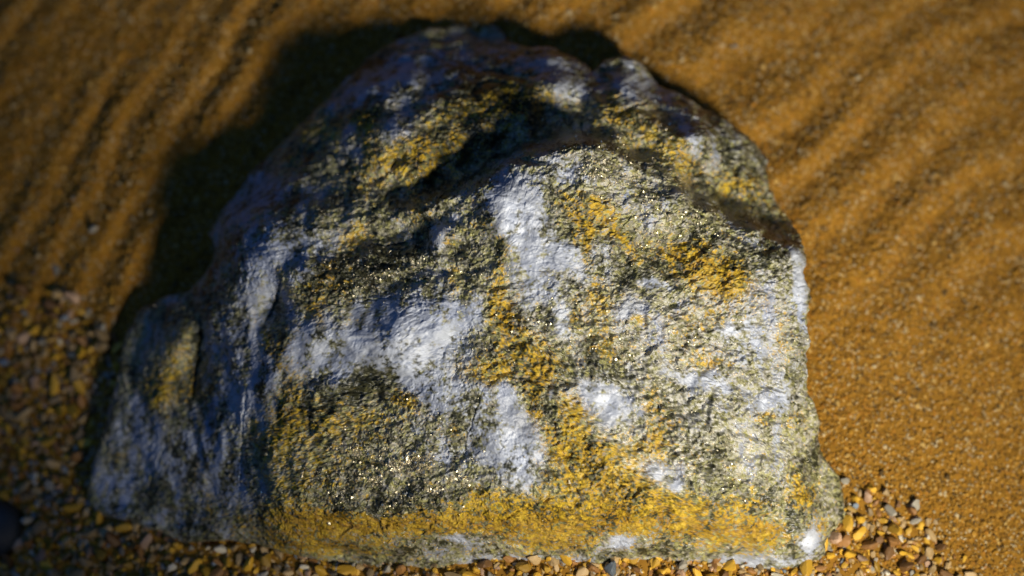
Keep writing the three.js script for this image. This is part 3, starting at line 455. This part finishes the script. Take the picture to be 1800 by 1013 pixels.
{
  const r = rng(31), xs = GRAVEL.map((p) => p[0]), zs = GRAVEL.map((p) => p[1]), x0 = Math.min(...xs), x1 = Math.max(...xs), z0 = Math.min(...zs), z1 = Math.min(0.085, Math.max(...zs));
  const placed = [], cell = 0.004, grid = new Map(), key = (x, z) => `${Math.floor(x / cell)},${Math.floor(z / cell)}`;
  const far = (x, z, d) => { const i = Math.floor(x / cell), j = Math.floor(z / cell); for (let a = -1; a <= 1; a++) for (let b = -1; b <= 1; b++) for (const q of grid.get(`${i + a},${j + b}`) ?? []) if ((q[0] - x) ** 2 + (q[1] - z) ** 2 < d * d) return false; return true; };
  for (let t = 0; t < 90000; t++) {
    const x = lerp(x0, x1, r()), z = lerp(z0, z1, r()); if (!inside(GRAVEL, x + 0.004 * noise(x * 300, z * 300, 1), z + 0.006 * noise(x * 260, z * 260, 7))) continue;
    if (!far(x, z, 0.0031)) continue;
    const q = [x, z]; placed.push(q); const k = key(x, z); if (!grid.has(k)) grid.set(k, []); grid.get(k).push(q);
  }
  const rest = []; let singles = 0;
  for (const [x, z] of placed) {
    const [px, py] = pixelOf(new THREE.Vector3(x, ground(x, z), z)), seen = px > -15 && px < 1815 && py < 1028 && !(inside(OUTLINE, px, py) && py < 985);
    if (!seen || singles >= 284) { rest.push([x, z]); continue; }
    singles++;
    const kind = bag[Math.floor(r() * bag.length)], size = 0.0015 + 0.0018 * Math.pow(r(), 1.6);
    if (px < 330 && py < 900) chip(x, z, size, kind, r, 'in the bed beside the rock’s dark streaked flank', 'beside the dark flank');
    else if (px > 1420) chip(x, z, size, kind, r, 'at the rock’s quartz-spotted corner where the sand begins', 'at the quartz-spotted corner');
    else chip(x, z, size, kind, r, 'in the strip along the rock’s yellow under edge', 'along the under edge');
  }
  // the layer under and between them, and what lies outside the picture
  const small = []; for (let t = 0; t < 16000; t++) { const x = lerp(x0, x1, r()), z = lerp(z0, z1, r()), d = 0.012 * (r() - 0.5), e = 0.012 * (r() - 0.5); if (inside(GRAVEL, x + d, z + e)) small.push([x, z]); }
  const all = [...rest.map((p) => [...p, 0.0018 + 0.0014 * r(), 0.3]), ...small.map((p) => [...p, 0.0006 + 0.0011 * Math.pow(r(), 1.5), 0.15])];
  const im = new THREE.InstancedMesh(chipShapes[3], new THREE.MeshStandardMaterial({ color: 0xffffff, roughness: 0.65 }), all.length), M = new THREE.Matrix4(), Q = new THREE.Quaternion(), E = new THREE.Euler(), S = new THREE.Vector3(), P = new THREE.Vector3(), C = new THREE.Color();
  all.forEach(([x, z, s, lift], i) => { const c = KINDS[bag[Math.floor(r() * bag.length)]].c, k = 0.7 + 0.5 * r(); P.set(x, ground(x, z) + s * lift, z); Q.setFromEuler(E.set(r() * 6.3, r() * 6.3, r() * 6.3)); S.set(s, s, s); im.setMatrixAt(i, M.compose(P, Q, S)); im.setColorAt(i, C.setRGB(c[0] * k, c[1] * k, c[2] * k)); });
  im.name = 'fine_gravel'; im.castShadow = im.receiveShadow = true; im.userData = { kind: 'stuff', label: 'bed of small mixed gravel under the larger chips', category: 'gravel' };
  scene.add(im);
  // single chips that lie out on the sand
  const at = (px, py, size, kind, where, name) => { const p = groundAt(px, py), m = chip(p.x, p.z, size, kind, r, where, 'scattered on the sand', 0.3); if (name) m.userData.label = name; return m; };
  at(1605, 892, 0.0030, 3, '', 'pale grey pointed chip standing where gravel meets the open sand');
  at(1287, 84, 0.0016, 5, '', 'lone off-white pebble on the open sand beside the rock’s narrow top');
  for (const [px, py, s, k] of [[165, 405, .0022, 5], [100, 478, .0021, 3], [90, 515, .0014, 0], [44, 550, .0022, 3], [115, 560, .0020, 6], [180, 580, .0024, 3], [130, 625, .0024, 6], [60, 480, .0015, 4], [30, 440, .0014, 4], [150, 470, .0014, 1], [20, 500, .0017, 1], [75, 600, .0022, 3], [200, 545, .0018, 1], [130, 350, .0012, 3], [58, 500, .0014, 2]]) at(px, py, s, k, 'lying loose on the sand between the ripples and the gravel bed');
  // dark rounded stone at the edge of the gravel
  const g = new THREE.SphereGeometry(1, 48, 32), p = g.attributes.position;
  for (let i = 0; i < p.count; i++) { const x = p.getX(i), y = p.getY(i), z = p.getZ(i), f = 1 + 0.10 * noise(x * 1.3 + 4, y * 1.3, z * 1.3) + 0.012 * noise(x * 7, y * 7, z * 7); p.setXYZ(i, x * f, y * f * 0.62, z * f); }
  g.computeVertexNormals();
  const c = groundAt(-6, 938), s = new THREE.Mesh(g, new THREE.MeshStandardMaterial({ color: new THREE.Color(0.030, 0.038, 0.046), roughness: 0.55 }));
  s.name = 'dark_pebble'; s.position.set(c.x, c.y + 0.0045, c.z); s.scale.setScalar(0.0084); s.castShadow = s.receiveShadow = true;
  s.userData = { label: 'smooth rounded blue-black pebble half sunk in the gravel', category: 'pebble' };
  scene.add(s);
}

// ------------------------------------------------------------------ two unseen lamps, placed out of frame to light the rock
{
  const black = new THREE.MeshStandardMaterial({ color: 0x1a1a1c, roughness: 0.5, metalness: 0.3 });
  const lamp = new THREE.Group(); lamp.name = 'unseen_spot_lamp'; lamp.position.copy(SPOT_AT); lamp.lookAt(AIM);      // unseen, placed to rake the rock from the right; local +z points at it
  lamp.userData = { label: 'unseen small black spot lamp with a warm lens, out of view, lighting the rock from the right', category: 'lamp' };
  const profile = [[0.000, -0.070], [0.012, -0.069], [0.018, -0.062], [0.022, -0.030], [0.030, -0.006], [0.030, 0.000], [0.027, 0.000], [0.026, -0.006], [0.0, -0.010]].map(([x, y]) => new THREE.Vector2(x, y));
  const housing = new THREE.Mesh(new THREE.LatheGeometry(profile, 40), black); housing.rotation.x = Math.PI / 2; housing.name = 'housing'; lamp.add(housing);
  const lens = new THREE.Mesh(new THREE.CylinderGeometry(0.020, 0.020, 0.002, 40), new THREE.MeshStandardMaterial({ color: 0x111111, emissive: SPOT_COLOR, emissiveIntensity: 2 })); lens.rotation.x = Math.PI / 2; lens.position.z = -0.004; lens.name = 'lens'; lamp.add(lens);
  const light = new THREE.SpotLight(SPOT_COLOR, SPOT_POWER, 0, THREE.MathUtils.degToRad(25), 1, 2);
  light.name = 'unseen_lamp_light'; light.position.copy(SPOT_AT).addScaledVector(AIM.clone().sub(SPOT_AT).normalize(), 0.008); light.target.position.copy(AIM); light.castShadow = true; light.shadow.mapSize.set(2048, 2048); light.shadow.radius = 1.5; light.shadow.camera.near = 0.02; light.shadow.camera.far = 2; light.shadow.bias = -0.0003;
  scene.add(lamp, light, light.target);
  const panel = new THREE.Group(); panel.name = 'unseen_light_panel'; panel.position.copy(PANEL_AT); panel.lookAt(AIM);  // out of view, placed to tint the shaded left side blue
  panel.userData = { label: 'unseen square blue light panel, out of view above the rock, lighting its shaded left side', category: 'light panel' };
  const frame = new THREE.Mesh(new THREE.BoxGeometry(PANEL_SIDE + 0.04, PANEL_SIDE + 0.04, 0.03), black); frame.position.z = -0.02; frame.name = 'frame'; panel.add(frame);
  const diffuser = new THREE.Mesh(new THREE.BoxGeometry(PANEL_SIDE, PANEL_SIDE, 0.004), new THREE.MeshStandardMaterial({ color: 0x222222, emissive: PANEL_COLOR, emissiveIntensity: 0.3 })); diffuser.name = 'diffuser'; panel.add(diffuser);
  const area = new THREE.RectAreaLight(PANEL_COLOR, PANEL_POWER, PANEL_SIDE, PANEL_SIDE); area.name = 'unseen_panel_light';
  area.position.copy(PANEL_AT).addScaledVector(AIM.clone().sub(PANEL_AT).normalize(), 0.006); area.lookAt(AIM);
  scene.add(panel, area);
}

renderer.render(scene, camera);
